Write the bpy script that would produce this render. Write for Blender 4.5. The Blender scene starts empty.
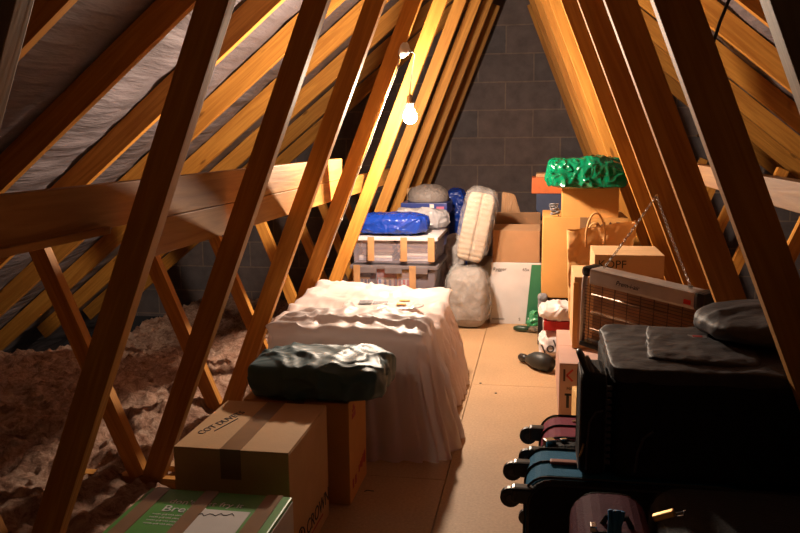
import bpy, bmesh, math, random
from mathutils import Vector, Matrix, Euler, noise
random.seed(7)
C = bpy.context.scene.collection
PI = math.pi

# ------------------------------------------------------------------ materials
MATS = {}
def nodes(name):
    m = bpy.data.materials.new(name); m.use_nodes = True
    nt = m.node_tree; b = nt.nodes['Principled BSDF']
    return m, nt, b
def N(nt, t, **kw):
    n = nt.nodes.new(t)
    for k, v in kw.items(): setattr(n, k, v)
    return n
def ramp(nt, stops):
    r = N(nt, 'ShaderNodeValToRGB'); e = r.color_ramp.elements
    e[0].position, e[0].color = stops[0][0], (*stops[0][1], 1)
    e[1].position, e[1].color = stops[-1][0], (*stops[-1][1], 1)
    for p, c in stops[1:-1]:
        x = e.new(p); x.color = (*c, 1)
    return r
def plain(name, col, rough=.6, metal=0, var=.12, scale=20, bump=0, bscale=60, coat=0, spec=.5, sheen=0):
    if name in MATS: return MATS[name]
    m, nt, b = nodes(name); L = nt.links
    tc = N(nt, 'ShaderNodeTexCoord'); nz = N(nt, 'ShaderNodeTexNoise'); nz.inputs['Scale'].default_value = scale
    nz.inputs['Detail'].default_value = 5
    L.new(tc.outputs['Object'], nz.inputs['Vector'])
    lo = tuple(max(0, c*(1-var)) for c in col); hi = tuple(min(1, c*(1+var)) for c in col)
    r = ramp(nt, [(.3, lo), (.7, hi)]); L.new(nz.outputs['Fac'], r.inputs['Fac']); L.new(r.outputs['Color'], b.inputs['Base Color'])
    b.inputs['Roughness'].default_value = rough; b.inputs['Metallic'].default_value = metal
    b.inputs['Coat Weight'].default_value = coat
    b.inputs['Specular IOR Level'].default_value = spec
    b.inputs['Sheen Weight'].default_value = sheen
    if bump:
        n2 = N(nt, 'ShaderNodeTexNoise'); n2.inputs['Scale'].default_value = bscale; n2.inputs['Detail'].default_value = 6
        L.new(tc.outputs['Object'], n2.inputs['Vector'])
        bp = N(nt, 'ShaderNodeBump'); bp.inputs['Strength'].default_value = bump; bp.inputs['Distance'].default_value = .01
        L.new(n2.outputs['Fac'], bp.inputs['Height']); L.new(bp.outputs['Normal'], b.inputs['Normal'])
    MATS[name] = m; return m

def wood(name, dark, light, knots=True, rough=.6):
    m, nt, b = nodes(name); L = nt.links
    tc = N(nt, 'ShaderNodeTexCoord'); oi = N(nt, 'ShaderNodeObjectInfo')
    mp = N(nt, 'ShaderNodeMapping'); mp.inputs['Scale'].default_value = (.9, 14, 14)
    off = N(nt, 'ShaderNodeVectorMath', operation='MULTIPLY_ADD')
    cx = N(nt, 'ShaderNodeCombineXYZ'); L.new(oi.outputs['Random'], cx.inputs[0]); L.new(oi.outputs['Random'], cx.inputs[1])
    sc = N(nt, 'ShaderNodeVectorMath', operation='SCALE'); sc.inputs['Scale'].default_value = 37
    L.new(cx.outputs[0], sc.inputs[0])
    ad = N(nt, 'ShaderNodeVectorMath', operation='ADD'); L.new(tc.outputs['Object'], ad.inputs[0]); L.new(sc.outputs[0], ad.inputs[1])
    L.new(ad.outputs[0], mp.inputs['Vector'])
    n1 = N(nt, 'ShaderNodeTexNoise'); n1.inputs['Scale'].default_value = 3; n1.inputs['Detail'].default_value = 8; n1.inputs['Distortion'].default_value = 1.2
    L.new(mp.outputs[0], n1.inputs['Vector'])
    r = ramp(nt, [(.3, dark), (.5, tuple((a+c)/2 for a, c in zip(dark, light))), (.68, light)])
    L.new(n1.outputs['Fac'], r.inputs['Fac'])
    # broad variation and knots
    vo = N(nt, 'ShaderNodeTexVoronoi'); vo.inputs['Scale'].default_value = 2.2
    m2 = N(nt, 'ShaderNodeMapping'); m2.inputs['Scale'].default_value = (1.1, 4.2, 4.2); L.new(ad.outputs[0], m2.inputs['Vector']); L.new(m2.outputs[0], vo.inputs['Vector'])
    kr = ramp(nt, [(.0, (.25, .25, .25)), (.055, (.55, .5, .45)), (.085, (1, 1, 1))]); L.new(vo.outputs['Distance'], kr.inputs['Fac'])
    mx = N(nt, 'ShaderNodeMix', data_type='RGBA', blend_type='MULTIPLY'); mx.inputs[0].default_value = 1 if knots else 0
    L.new(r.outputs['Color'], mx.inputs[6]); L.new(kr.outputs['Color'], mx.inputs[7])
    hs = N(nt, 'ShaderNodeHueSaturation'); mr = N(nt, 'ShaderNodeMapRange'); mr.inputs['To Min'].default_value = .8; mr.inputs['To Max'].default_value = 1.15
    L.new(oi.outputs['Random'], mr.inputs['Value']); L.new(mr.outputs[0], hs.inputs['Value']); L.new(mx.outputs[2], hs.inputs['Color'])
    L.new(hs.outputs[0], b.inputs['Base Color']); b.inputs['Roughness'].default_value = rough
    bp = N(nt, 'ShaderNodeBump'); bp.inputs['Strength'].default_value = .25; bp.inputs['Distance'].default_value = .003
    L.new(n1.outputs['Fac'], bp.inputs['Height']); L.new(bp.outputs['Normal'], b.inputs['Normal'])
    b.inputs['Specular IOR Level'].default_value = .3
    MATS[name] = m; return m

PINE = wood('pine', (.43, .165, .024), (.63, .29, .052))
PINE2 = wood('binder_pine', (.40, .16, .030), (.58, .28, .065))
ROUGH = wood('rough_sawn_pine', (.32, .17, .08), (.60, .38, .2))

def kraft(name, col, rib=True):
    if name in MATS: return MATS[name]
    m, nt, b = nodes(name); L = nt.links
    tc = N(nt, 'ShaderNodeTexCoord'); nz = N(nt, 'ShaderNodeTexNoise'); nz.inputs['Scale'].default_value = 9; nz.inputs['Detail'].default_value = 8
    L.new(tc.outputs['Object'], nz.inputs['Vector'])
    r = ramp(nt, [(.3, tuple(c*.86 for c in col)), (.7, col)]); L.new(nz.outputs['Fac'], r.inputs['Fac'])
    L.new(r.outputs['Color'], b.inputs['Base Color']); b.inputs['Roughness'].default_value = .75
    b.inputs['Specular IOR Level'].default_value = .25
    n2 = N(nt, 'ShaderNodeTexNoise'); n2.inputs['Scale'].default_value = 120; L.new(tc.outputs['Object'], n2.inputs['Vector'])
    bp = N(nt, 'ShaderNodeBump'); bp.inputs['Strength'].default_value = .12; bp.inputs['Distance'].default_value = .004
    L.new(n2.outputs['Fac'], bp.inputs['Height']); L.new(bp.outputs['Normal'], b.inputs['Normal'])
    MATS[name] = m; return m
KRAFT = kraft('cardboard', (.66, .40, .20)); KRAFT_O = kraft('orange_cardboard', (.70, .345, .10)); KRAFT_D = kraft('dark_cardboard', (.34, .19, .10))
WHITECARD = kraft('white_card', (.60, .56, .55))
TAPE = plain('brown_tape', (.27, .15, .075), .3, spec=.5)
TAPE_L = plain('light_tape', (.40, .22, .10), .35)

def film(name, col, alpha, rough=.15, bump=.5, scale=14):
    if name in MATS: return MATS[name]
    m, nt, b = nodes(name); L = nt.links
    b.inputs['Base Color'].default_value = (*col, 1); b.inputs['Roughness'].default_value = rough
    tc = N(nt, 'ShaderNodeTexCoord'); n = N(nt, 'ShaderNodeTexNoise'); n.inputs['Scale'].default_value = scale; n.inputs['Detail'].default_value = 7; n.inputs['Distortion'].default_value = 1.5
    L.new(tc.outputs['Object'], n.inputs['Vector'])
    bp = N(nt, 'ShaderNodeBump'); bp.inputs['Strength'].default_value = bump; bp.inputs['Distance'].default_value = .02
    L.new(n.outputs['Fac'], bp.inputs['Height']); L.new(bp.outputs['Normal'], b.inputs['Normal'])
    r = ramp(nt, [(.35, (alpha*.8,)*3), (.65, (min(1, alpha*1.2),)*3)]); L.new(n.outputs['Fac'], r.inputs['Fac']); L.new(r.outputs['Color'], b.inputs['Alpha'])
    MATS[name] = m; return m

def crumple(name, col, rough=.3, bump=.6, scale=18, trans=0, stretch=(1, 1, 1), dist=.02):
    if name in MATS: return MATS[name]
    m, nt, b = nodes(name); L = nt.links
    b.inputs['Base Color'].default_value = (*col, 1); b.inputs['Roughness'].default_value = rough
    tc = N(nt, 'ShaderNodeTexCoord'); mp = N(nt, 'ShaderNodeMapping'); mp.inputs['Scale'].default_value = stretch
    n = N(nt, 'ShaderNodeTexNoise'); n.noise_type = 'RIDGED_MULTIFRACTAL'; n.inputs['Scale'].default_value = scale; n.inputs['Detail'].default_value = 3; n.inputs['Distortion'].default_value = .7
    L.new(tc.outputs['Object'], mp.inputs['Vector']); L.new(mp.outputs[0], n.inputs['Vector'])
    bp = N(nt, 'ShaderNodeBump'); bp.inputs['Strength'].default_value = bump; bp.inputs['Distance'].default_value = dist
    L.new(n.outputs['Fac'], bp.inputs['Height']); L.new(bp.outputs['Normal'], b.inputs['Normal'])
    if trans:
        out = nt.nodes['Material Output']; tr = N(nt, 'ShaderNodeBsdfTranslucent'); tr.inputs['Color'].default_value = (*col, 1)
        mx = N(nt, 'ShaderNodeMixShader'); mx.inputs[0].default_value = trans
        L.new(b.outputs[0], mx.inputs[1]); L.new(tr.outputs[0], mx.inputs[2]); L.new(mx.outputs[0], out.inputs['Surface'])
    MATS[name] = m; return m

PAPERBAG = crumple('paper_bag', (.66, .36, .13), .7, .9, 13, trans=.15)
BLACKFAB = plain('black_fabric', (.012, .011, .012), .75, bump=.3, bscale=300, var=.3, spec=.25)
GREYFAB = plain('charcoal_fabric', (.05, .042, .045), .6, bump=.5, bscale=25, var=.25, spec=.4)
PIPING = plain('grey_piping', (.06, .055, .055), .45)
BLUEFAB = plain('blue_fabric', (.03, .20, .38), .8, bump=.2, bscale=250, spec=.15)
MAROON = plain('maroon_fabric', (.30, .035, .075), .75, bump=.2, bscale=250, spec=.15)
PURPLE = plain('plum_fabric', (.13, .035, .06), .75, bump=.2, bscale=250, spec=.15)
RUBBER = plain('black_plastic', (.012, .012, .013), .35)
STEEL = plain('bright_metal', (.62, .60, .58), .25, 1)
BRASS = plain('brass', (.65, .42, .16), .3, 1)
SILVER = plain('silver_paint', (.50, .45, .42), .35, .3)
INK = plain('black_ink', (.02, .018, .018), .6, var=0)
REDINK = plain('red_ink', (.45, .025, .02), .5, var=0)
WHITEINK = plain('white_ink', (.80, .80, .76), .5, var=0)
GREENCARD = plain('green_card', (.09, .33, .06), .4, var=.06)
DKGREEN = plain('dark_green_card', (.03, .16, .075), .4, var=.06)
PAPER = plain('paper', (.72, .68, .66), .7, var=.05)

# ------------------------------------------------------------------ object helpers
def bm_obj(name, bm, mat, parent=None, loc=None, smooth=False):
    me = bpy.data.meshes.new(name); bm.normal_update(); bm.to_mesh(me); bm.free()
    if smooth: me.polygons.foreach_set('use_smooth', [True]*len(me.polygons))
    o = bpy.data.objects.new(name, me); C.objects.link(o)
    if mat: me.materials.append(mat)
    if parent is not None: o.parent = parent
    if loc: o.location = loc
    return o
def thing(name, label, cat, loc=(0, 0, 0), rz=0, group=None):
    o = bpy.data.objects.new(name, None); C.objects.link(o); o.empty_display_size = .05
    o.location = loc; o.rotation_euler = (0, 0, rz); o['label'] = label; o['category'] = cat
    if group: o['group'] = group
    return o
def tag(o, label, cat, group=None, kind=None):
    o['label'] = label; o['category'] = cat
    if group: o['group'] = group
    if kind: o['kind'] = kind
    return o
def struct(o): o['kind'] = 'structure'; return o

def add_box(bm, x0, x1, y0, y1, z0, z1, M=None, bev=0):
    t = bmesh.new(); bmesh.ops.create_cube(t, size=1)
    for v in t.verts:
        v.co = Vector(((x0+x1)/2+v.co.x*(x1-x0), (y0+y1)/2+v.co.y*(y1-y0), (z0+z1)/2+v.co.z*(z1-z0)))
    if bev: bmesh.ops.bevel(t, geom=t.edges[:], offset=bev, segments=2, affect='EDGES', profile=.6)
    merge(bm, t, M)
def merge(bm, t, M=None):
    if M is not None: bmesh.ops.transform(t, matrix=M, verts=t.verts)
    me = bpy.data.meshes.new('t'); t.to_mesh(me); t.free(); bm.from_mesh(me); bpy.data.meshes.remove(me)
def boxbm(*a, **k):
    b = bmesh.new(); add_box(b, *a, **k); return b
def add_tube(bm, pts, r, seg=8, closed=False, cap=True):
    pts = [Vector(p) for p in pts]; n = len(pts); rings = []
    up = Vector((0, 0, 1)); prev = None
    for i, p in enumerate(pts):
        if closed: d = pts[(i+1) % n]-pts[i-1]
        else: d = pts[min(i+1, n-1)]-pts[max(i-1, 0)]
        d.normalize()
        if prev is None:
            a = d.orthogonal().normalized()
        else:
            a = prev-d*prev.dot(d)
            a = a.normalized() if a.length > 1e-6 else d.orthogonal().normalized()
        prev = a; b = d.cross(a)
        rr = r[i] if isinstance(r, (list, tuple)) else r
        rings.append([bm.verts.new(p+(a*math.cos(t)+b*math.sin(t))*rr) for t in [2*PI*k/seg for k in range(seg)]])
    for i in range(n if closed else n-1):
        A, B = rings[i], rings[(i+1) % n]
        for k in range(seg): bm.faces.new((A[k], A[(k+1) % seg], B[(k+1) % seg], B[k]))
    if cap and not closed:
        bm.faces.new(rings[0][::-1]); bm.faces.new(rings[-1])
def tubebm(pts, r, seg=8, closed=False):
    b = bmesh.new(); add_tube(b, pts, r, seg, closed); return b
def add_cyl(bm, c, axis, r, h, seg=20, bev=0):
    t = bmesh.new(); bmesh.ops.create_cone(t, cap_ends=True, segments=seg, radius1=r, radius2=r, depth=h)
    if bev: bmesh.ops.bevel(t, geom=[e for e in t.edges if len(e.link_faces) == 2 and any(len(f.verts) > 4 for f in e.link_faces)], offset=bev, segments=2, affect='EDGES')
    q = Vector((0, 0, 1)).rotation_difference(Vector(axis)).to_matrix().to_4x4()
    merge(bm, t, Matrix.Translation(c) @ q)
def lathe(prof, seg=24, M=None):
    bm = bmesh.new(); rings = []
    for r, z in prof:
        rings.append([bm.verts.new((r*math.cos(2*PI*k/seg), r*math.sin(2*PI*k/seg), z)) for k in range(seg)])
    for A, B in zip(rings, rings[1:]):
        for k in range(seg): bm.faces.new((A[k], A[(k+1) % seg], B[(k+1) % seg], B[k]))
    bm.faces.new(rings[0][::-1]); bm.faces.new(rings[-1])
    if M is not None: bmesh.ops.transform(bm, matrix=M, verts=bm.verts)
    return bm
def rrect(L, H, r, n=5):
    pts = []
    for cx, cz, a0 in ((L/2-r, H/2-r, 0), (-L/2+r, H/2-r, PI/2), (-L/2+r, -H/2+r, PI), (L/2-r, -H/2+r, 1.5*PI)):
        for k in range(n+1):
            a = a0+PI/2*k/n; pts.append((cx+r*math.cos(a), cz+r*math.sin(a)))
    return pts
def rprism(L, T, H, r, lip, M=None, n=5):
    """rounded rectangle in XZ (L x H), thickness T along Y, softened rims, centred"""
    bm = bmesh.new(); rings = []
    for ins, y in ((lip, -T/2), (lip*.3, -T/2+lip*.3), (0, -T/2+lip), (0, T/2-lip), (lip*.3, T/2-lip*.3), (lip, T/2)):
        rings.append([bm.verts.new((x, y, z)) for x, z in rrect(L-2*ins, H-2*ins, max(.001, r-ins), n)])
    for A, B in zip(rings, rings[1:]):
        m = len(A)
        for k in range(m): bm.faces.new((A[k], B[k], B[(k+1) % m], A[(k+1) % m]))
    bm.faces.new(rings[0]); bm.faces.new(rings[-1][::-1])
    bmesh.ops.recalc_face_normals(bm, faces=bm.faces)
    if M is not None: bmesh.ops.transform(bm, matrix=M, verts=bm.verts)
    return bm
def wr(p, s, seed, k=1.0, sharp=1.0):
    """crease noise"""
    q = Vector((p[0]*s+seed, p[1]*s*k+seed*.7, p[2]*s-seed))
    q = q+Vector((noise.noise(q*.6), noise.noise(q*.6+Vector((5, 5, 5))), noise.noise(q*.6+Vector((9, 1, 3)))))*.8
    a = 1-abs(noise.noise(q))*2.2
    return (a*abs(a))**sharp if a > 0 else a*.3
def softbox(dx, dy, dz, e=.35, amp=.02, s=8, seed=1, res=28, amp2=None, sag=0, M=None, fn=None):
    """cushion-like closed shape, base at z=0, creased"""
    t = bmesh.new(); bmesh.ops.create_cube(t, size=2)
    bmesh.ops.subdivide_edges(t, edges=t.edges[:], cuts=res, use_grid_fill=True)
    amp2 = amp*.4 if amp2 is None else amp2
    for v in t.verts:
        c = v.co.copy(); n = c.normalized()
        # superellipsoid
        k = (abs(n.x)**(2/e)+abs(n.y)**(2/e)+abs(n.z)**(2/e))**(-e/2)
        p = n*k
        q = Vector((p.x*dx/2, p.y*dy/2, p.z*dz/2))
        w = wr(q, s, seed)*amp+wr(q, s*2.7, seed+11)*amp2
        flat = 1 if p.z > -.7 else max(0, (p.z+1)/.3)
        q += Vector((n.x, n.y, n.z*flat))*w*(1 if flat == 1 else .3)
        q.z += dz/2
        if sag and q.z > dz*.4: q.z -= sag*(1-abs(p.x))*(1-abs(p.y))
        if fn: q = fn(q)
        q.z = max(q.z, .0005)
        v.co = q
    if M is not None: bmesh.ops.transform(t, matrix=M, verts=t.verts)
    return t
FONTCACHE = {}
def text(parent, s, size, M, mat, name='printed_text', ext=.0004, shear=0):
    cu = bpy.data.curves.new('txt', 'FONT'); cu.body = s; cu.size = size; cu.extrude = ext; cu.shear = shear; cu.resolution_u = 3
    cu.align_x = 'LEFT'
    o = bpy.data.objects.new('txt', cu); C.objects.link(o); bpy.context.view_layer.update()
    dg = bpy.context.evaluated_depsgraph_get(); me = bpy.data.meshes.new_from_object(o.evaluated_get(dg))
    C.objects.unlink(o); bpy.data.objects.remove(o)
    me.transform(M); me.materials.clear(); me.materials.append(mat); me.name = name
    r = bpy.data.objects.new(name, me); C.objects.link(r); r.parent = parent
    return r
def face_front(x, y, z, rot=0):   # text facing -Y
    return Matrix.Translation((x, y, z)) @ Matrix.Rotation(PI/2, 4, 'X') @ Matrix.Rotation(rot, 4, 'Z')
def face_top(x, y, z, rot=0): return Matrix.Translation((x, y, z)) @ Matrix.Rotation(rot, 4, 'Z')
def face_right(x, y, z, rot=0):   # facing +X, reading along +Y
    return Matrix.Translation((x, y, z)) @ Matrix.Rotation(PI/2, 4, 'Z') @ Matrix.Rotation(PI/2, 4, 'X') @ Matrix.Rotation(rot, 4, 'Z')

# ------------------------------------------------------------------ camera
F_PX, YAW, PIT, ROL = 797, .171, .159, -.009
CAM = Vector((.203, 0, .984))
c, s = math.cos(YAW), math.sin(YAW)
Fv = Vector((-s, c, 0)); Rv = Vector((c, s, 0)); Uv = Vector((0, 0, 1))
F2 = Fv*math.cos(PIT)-Uv*math.sin(PIT); U2 = Uv*math.cos(PIT)+Fv*math.sin(PIT)
R2 = Rv*math.cos(ROL)+U2*math.sin(ROL); U3 = U2*math.cos(ROL)-Rv*math.sin(ROL)
cd = bpy.data.cameras.new('camera'); cam = bpy.data.objects.new('camera', cd); C.objects.link(cam)
cam.matrix_world = Matrix(((R2.x, U3.x, -F2.x, CAM.x), (R2.y, U3.y, -F2.y, CAM.y), (R2.z, U3.z, -F2.z, CAM.z), (0, 0, 0, 1)))
cd.sensor_width = 36; cd.lens = F_PX*36/800; cd.clip_start = .02
bpy.context.scene.camera = cam

# ------------------------------------------------------------------ setting
AP = 2.22; S = .399; RS = .81; RZ = 2.25      # web apex, web slope, rafter slope, rafter underside at ridge
Y1, DY, GY = 1.514, .6, 6.731
# floor boards
bm = bmesh.new()
cols = [(-.90, -.650, [3.4, 5.8]), (-.647, -.0465, [-.2, 2.186, 4.586]), (-.044, .556, [.7, 3.116, 5.516]), (.5585, .93, [-.5, 1.9, 4.3])]
for x0, x1, js in cols:
    e = [2.16 if x0 < -.8 else -1.0]+js+[6.70]
    for a, b in zip(e, e[1:]):
        if b-a > .01: add_box(bm, x0, x1, a+.001, b-.001, -.018, 0, bev=.0008)
m, nt, b = nodes('chipboard'); L = nt.links
tc = N(nt, 'ShaderNodeTexCoord'); n1 = N(nt, 'ShaderNodeTexNoise'); n1.inputs['Scale'].default_value = 130; n1.inputs['Detail'].default_value = 4
n2 = N(nt, 'ShaderNodeTexNoise'); n2.inputs['Scale'].default_value = 2.5; n2.inputs['Detail'].default_value = 6
L.new(tc.outputs['Object'], n1.inputs['Vector']); L.new(tc.outputs['Object'], n2.inputs['Vector'])
r1 = ramp(nt, [(.3, (.44, .265, .135)), (.7, (.56, .35, .185))]); L.new(n1.outputs['Fac'], r1.inputs['Fac'])
r2 = ramp(nt, [(.3, (.78, .78, .78)), (.7, (1, 1, 1))]); L.new(n2.outputs['Fac'], r2.inputs['Fac'])
mx = N(nt, 'ShaderNodeMix', data_type='RGBA', blend_type='MULTIPLY'); mx.inputs[0].default_value = 1
L.new(r1.outputs[0], mx.inputs[6]); L.new(r2.outputs[0], mx.inputs[7]); L.new(mx.outputs[2], b.inputs['Base Color']); b.inputs['Roughness'].default_value = .65
struct(bm_obj('floor', bm, m))
# gable wall
m, nt, b = nodes('blockwork'); L = nt.links
tc = N(nt, 'ShaderNodeTexCoord'); sx = N(nt, 'ShaderNodeSeparateXYZ'); cb = N(nt, 'ShaderNodeCombineXYZ')
L.new(tc.outputs['Object'], sx.inputs[0])
ax = N(nt, 'ShaderNodeMath'); ax.inputs[1].default_value = .064+9; L.new(sx.outputs['X'], ax.inputs[0]); L.new(ax.outputs[0], cb.inputs[0])
az = N(nt, 'ShaderNodeMath'); az.inputs[1].default_value = .361+4.5; L.new(sx.outputs['Z'], az.inputs[0]); L.new(az.outputs[0], cb.inputs[1])
dz_ = N(nt, 'ShaderNodeTexNoise'); dz_.inputs['Scale'].default_value = 14; L.new(tc.outputs['Object'], dz_.inputs['Vector'])
dm = N(nt, 'ShaderNodeVectorMath', operation='SCALE'); dm.inputs['Scale'].default_value = .008; L.new(dz_.outputs['Color'], dm.inputs[0])
da = N(nt, 'ShaderNodeVectorMath', operation='ADD'); L.new(cb.outputs[0], da.inputs[0]); L.new(dm.outputs[0], da.inputs[1])
br = N(nt, 'ShaderNodeTexBrick'); br.offset = .5; br.offset_frequency = 2
for k, v in (('Scale', 1), ('Brick Width', .45), ('Row Height', .225), ('Mortar Size', .0065), ('Mortar Smooth', .3), ('Bias', -.2)): br.inputs[k].default_value = v
br.inputs['Color1'].default_value = (.165, .145, .15, 1); br.inputs['Color2'].default_value = (.23, .175, .16, 1); br.inputs['Mortar'].default_value = (.31, .24, .20, 1)
L.new(da.outputs[0], br.inputs['Vector'])
n3 = N(nt, 'ShaderNodeTexNoise'); n3.inputs['Scale'].default_value = 7; n3.inputs['Detail'].default_value = 10; n3.inputs['Roughness'].default_value = .7; L.new(tc.outputs['Object'], n3.inputs['Vector'])
r3 = ramp(nt, [(.3, (.7, .68, .68)), (.7, (1.25, 1.2, 1.2))]); L.new(n3.outputs['Fac'], r3.inputs['Fac'])
mx = N(nt, 'ShaderNodeMix', data_type='RGBA', blend_type='MULTIPLY'); mx.inputs[0].default_value = 1
L.new(br.outputs['Color'], mx.inputs[6]); L.new(r3.outputs[0], mx.inputs[7]); L.new(mx.outputs[2], b.inputs['Base Color']); b.inputs['Roughness'].default_value = .9
hh = N(nt, 'ShaderNodeMath', operation='SUBTRACT'); L.new(n3.outputs['Fac'], hh.inputs[0]); L.new(br.outputs['Fac'], hh.inputs[1])
bp = N(nt, 'ShaderNodeBump'); bp.inputs['Strength'].default_value = .6; bp.inputs['Distance'].default_value = .006
L.new(hh.outputs[0], bp.inputs['Height']); L.new(bp.outputs['Normal'], b.inputs['Normal'])
BLOCK = m
bm = bmesh.new()
def poly_prism(bm, pts, y0, y1):
    A = [bm.verts.new((x, y0, z)) for x, z in pts]; B = [bm.verts.new((x, y1, z)) for x, z in pts]
    bm.faces.new(A); bm.faces.new(B[::-1])
    for i in range(len(A)):
        j = (i+1) % len(A); bm.faces.new((A[j], A[i], B[i], B[j]))
poly_prism(bm, [(-3.9, -.62), (3.9, -.62), (3.9, -.55), (0, 2.55), (-3.9, -.55)], GY, GY+.1)
struct(bm_obj('wall_back', bm, BLOCK))

# roofing felt, sagging between the rafters
def felt_mat():
    m, nt, b = nodes('roofing_felt'); L = nt.links
    tc = N(nt, 'ShaderNodeTexCoord'); n = N(nt, 'ShaderNodeTexNoise'); n.inputs['Scale'].default_value = 3.5; n.inputs['Detail'].default_value = 8
    L.new(tc.outputs['Object'], n.inputs['Vector'])
    r = ramp(nt, [(.3, (.115, .095, .10)), (.7, (.185, .155, .165))]); L.new(n.outputs['Fac'], r.inputs['Fac']); L.new(r.outputs[0], b.inputs['Base Color'])
    b.inputs['Roughness'].default_value = .62
    mp = N(nt, 'ShaderNodeMapping'); mp.inputs['Scale'].default_value = (9, 1.3, 9); L.new(tc.outputs['Object'], mp.inputs['Vector'])
    n2 = N(nt, 'ShaderNodeTexNoise'); n2.inputs['Scale'].default_value = 2; n2.inputs['Detail'].default_value = 7; L.new(mp.outputs[0], n2.inputs['Vector'])
    bp = N(nt, 'ShaderNodeBump'); bp.inputs['Strength'].default_value = .9; bp.inputs['Distance'].default_value = .035
    L.new(n2.outputs['Fac'], bp.inputs['Height']); L.new(bp.outputs['Normal'], b.inputs['Normal'])
    return m
bm = bmesh.new()
RD = .125    # vertical depth of rafter
for sgn in (-1, 1):
    nu, nv = 150, 190; grid = []
    for i in range(nu+1):
        d = 3.9*i/nu
        row = []
        for j in range(nv+1):
            y = -1.0+(GY+1.0)*j/nv
            ph = (y-Y1-.0175)/DY; fr = ph-math.floor(ph)
            sag = math.sin(PI*fr)
            crease = noise.noise(Vector((d*9, y*1.2, sgn*3)))*.014+noise.noise(Vector((d*22+3, y*2.5, 7)))*.006
            step = .012*(((d+.25) % 1.0)/1.0)
            z = RZ+RD+.012-RS*d-sag*(.032+crease*2.6)-step*.8+noise.noise(Vector((d*13, y*.9, 5)))*.012
            row.append(bm.verts.new((sgn*d, y, z+.01)))
        grid.append(row)
    for i in range(nu):
        for j in range(nv):
            f = (grid[i][j], grid[i+1][j], grid[i+1][j+1], grid[i][j+1])
            bm.faces.new(f if sgn < 0 else f[::-1])
struct(bm_obj('ceiling', bm, felt_mat(), smooth=True))

# ------------------------------------------------------------------ trusses
TH = .035
def beam(name, p, q, w, parent, mat, th=TH, over=0):
    """plank from p to q (in XZ), w = width in the truss plane, its front face on local y=0"""
    p, q = Vector(p), Vector(q); d = q-p; L = d.length+2*over
    bm = boxbm(-over, d.length+over, 0, th, -w/2, w/2, bev=.0015)
    o = bm_obj(name, bm, mat, parent); o.location = (p.x, 0, p.y); o.rotation_euler = (0, -math.atan2(d.y, d.x), 0)
    return o
def make_truss(label, y, cw=2.75):
    t = thing('roof_truss', label, 'roof truss', (0, y, 0), 0, 'roof trusses')
    for sg, WW in ((-1, .063), (1, .072)):
        hw = WW/2*math.sqrt(1+S*S)      # half of web width measured horizontally
        xb = S*(AP+.03)+hw; zt = 1.98; xt = S*(AP-zt)+hw
        beam('web', (sg*xb, -.03), (sg*xt, zt), WW, t, PINE)
        # rafter, underside z = RZ - RS*x
        n = Vector((RS, 1)).normalized(); h = .050
        a = Vector((0.004, RZ))+n*h; e = Vector((3.3, RZ-RS*3.3))+n*h
        beam('rafter', (sg*a.x, a.y), (sg*e.x, e.y), .100, t, PINE)
        # strut from web foot to rafter middle
        beam('strut', (sg*.975, -.02), (sg*1.315, .83), .052, t, PINE)
    beam('bottom_chord', (-cw, -.069), (cw, -.069), .097, t, PINE2)
    return t
lab = {0: 'nearest roof truss, its rough webs at the two outer edges of the picture',
       1: 'roof truss whose right web crosses in front of the big black suitcase',
       2: 'roof truss whose right web hides the right end of the hanging heater',
       3: 'roof truss with the chain nail in its right web',
       4: 'roof truss carrying the lamp rose, last one in front of the bulb',
       5: 'first roof truss behind the bulb, brightly lit pale pine',
       6: 'second roof truss behind the bulb, yellow pine',
       7: 'third roof truss behind the bulb, between the crates and the gable',
       8: 'roof truss next to last before the grey block gable wall',
       9: 'farthest roof truss, standing right against the grey block gable wall'}
def dup(root, loc, label):
    r = root.copy(); C.objects.link(r); r.location = loc; r['label'] = label
    for ch in [o for o in bpy.data.objects if o.parent == root]:
        k = ch.copy(); C.objects.link(k); k.parent = r
    return r
t0 = make_truss(lab[0], Y1-DY); t5 = make_truss(lab[4], Y1+DY*3, 1.12)
trusses = {0: t0}
for k in range(1, 10):
    trusses[k] = t5 if k == 4 else dup(t0 if k < 4 else t5, (0, Y1+DY*(k-1), 0), lab[k])
for o in bpy.data.objects:      # weathered rough webs on the nearest truss
    if o.parent == t0 and o.name.startswith('web'):
        o.data = o.data.copy(); o.data.materials[0] = ROUGH
# binders: long boards nailed across the struts
def longboard(name, x, y0, y1, z0, z1, label, th=.038, cat='timber board', mat=None, rz=0, tilt=0):
    L = y1-y0
    bm = boxbm(0, L, -th/2, th/2, 0, z1-z0, bev=.002)
    o = bm_obj(name, bm, mat or PINE2); o.location = (x, y0, z0); o.rotation_euler = (0, 0, PI/2+rz)
    return tag(o, label, cat)
longboard('binder_board', -.690, .2, 3.55, .805, .897, 'upper of the two binder boards on the back of the left webs', th=.034)
longboard('binder_board', -.690, 1.70, 6.70, .718, .803, 'lower of the two binder boards, running on to the gable wall', th=.034)
longboard('batten', -.664, .2, 1.50, .797, .812, 'thin pale batten along the foot of the upper binder board, far left', th=.016, mat=PINE)
longboard('binder_board', .700, .3, 6.70, .84, .897, 'binder board on the back of the right webs, above the suitcases', th=.034)

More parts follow.
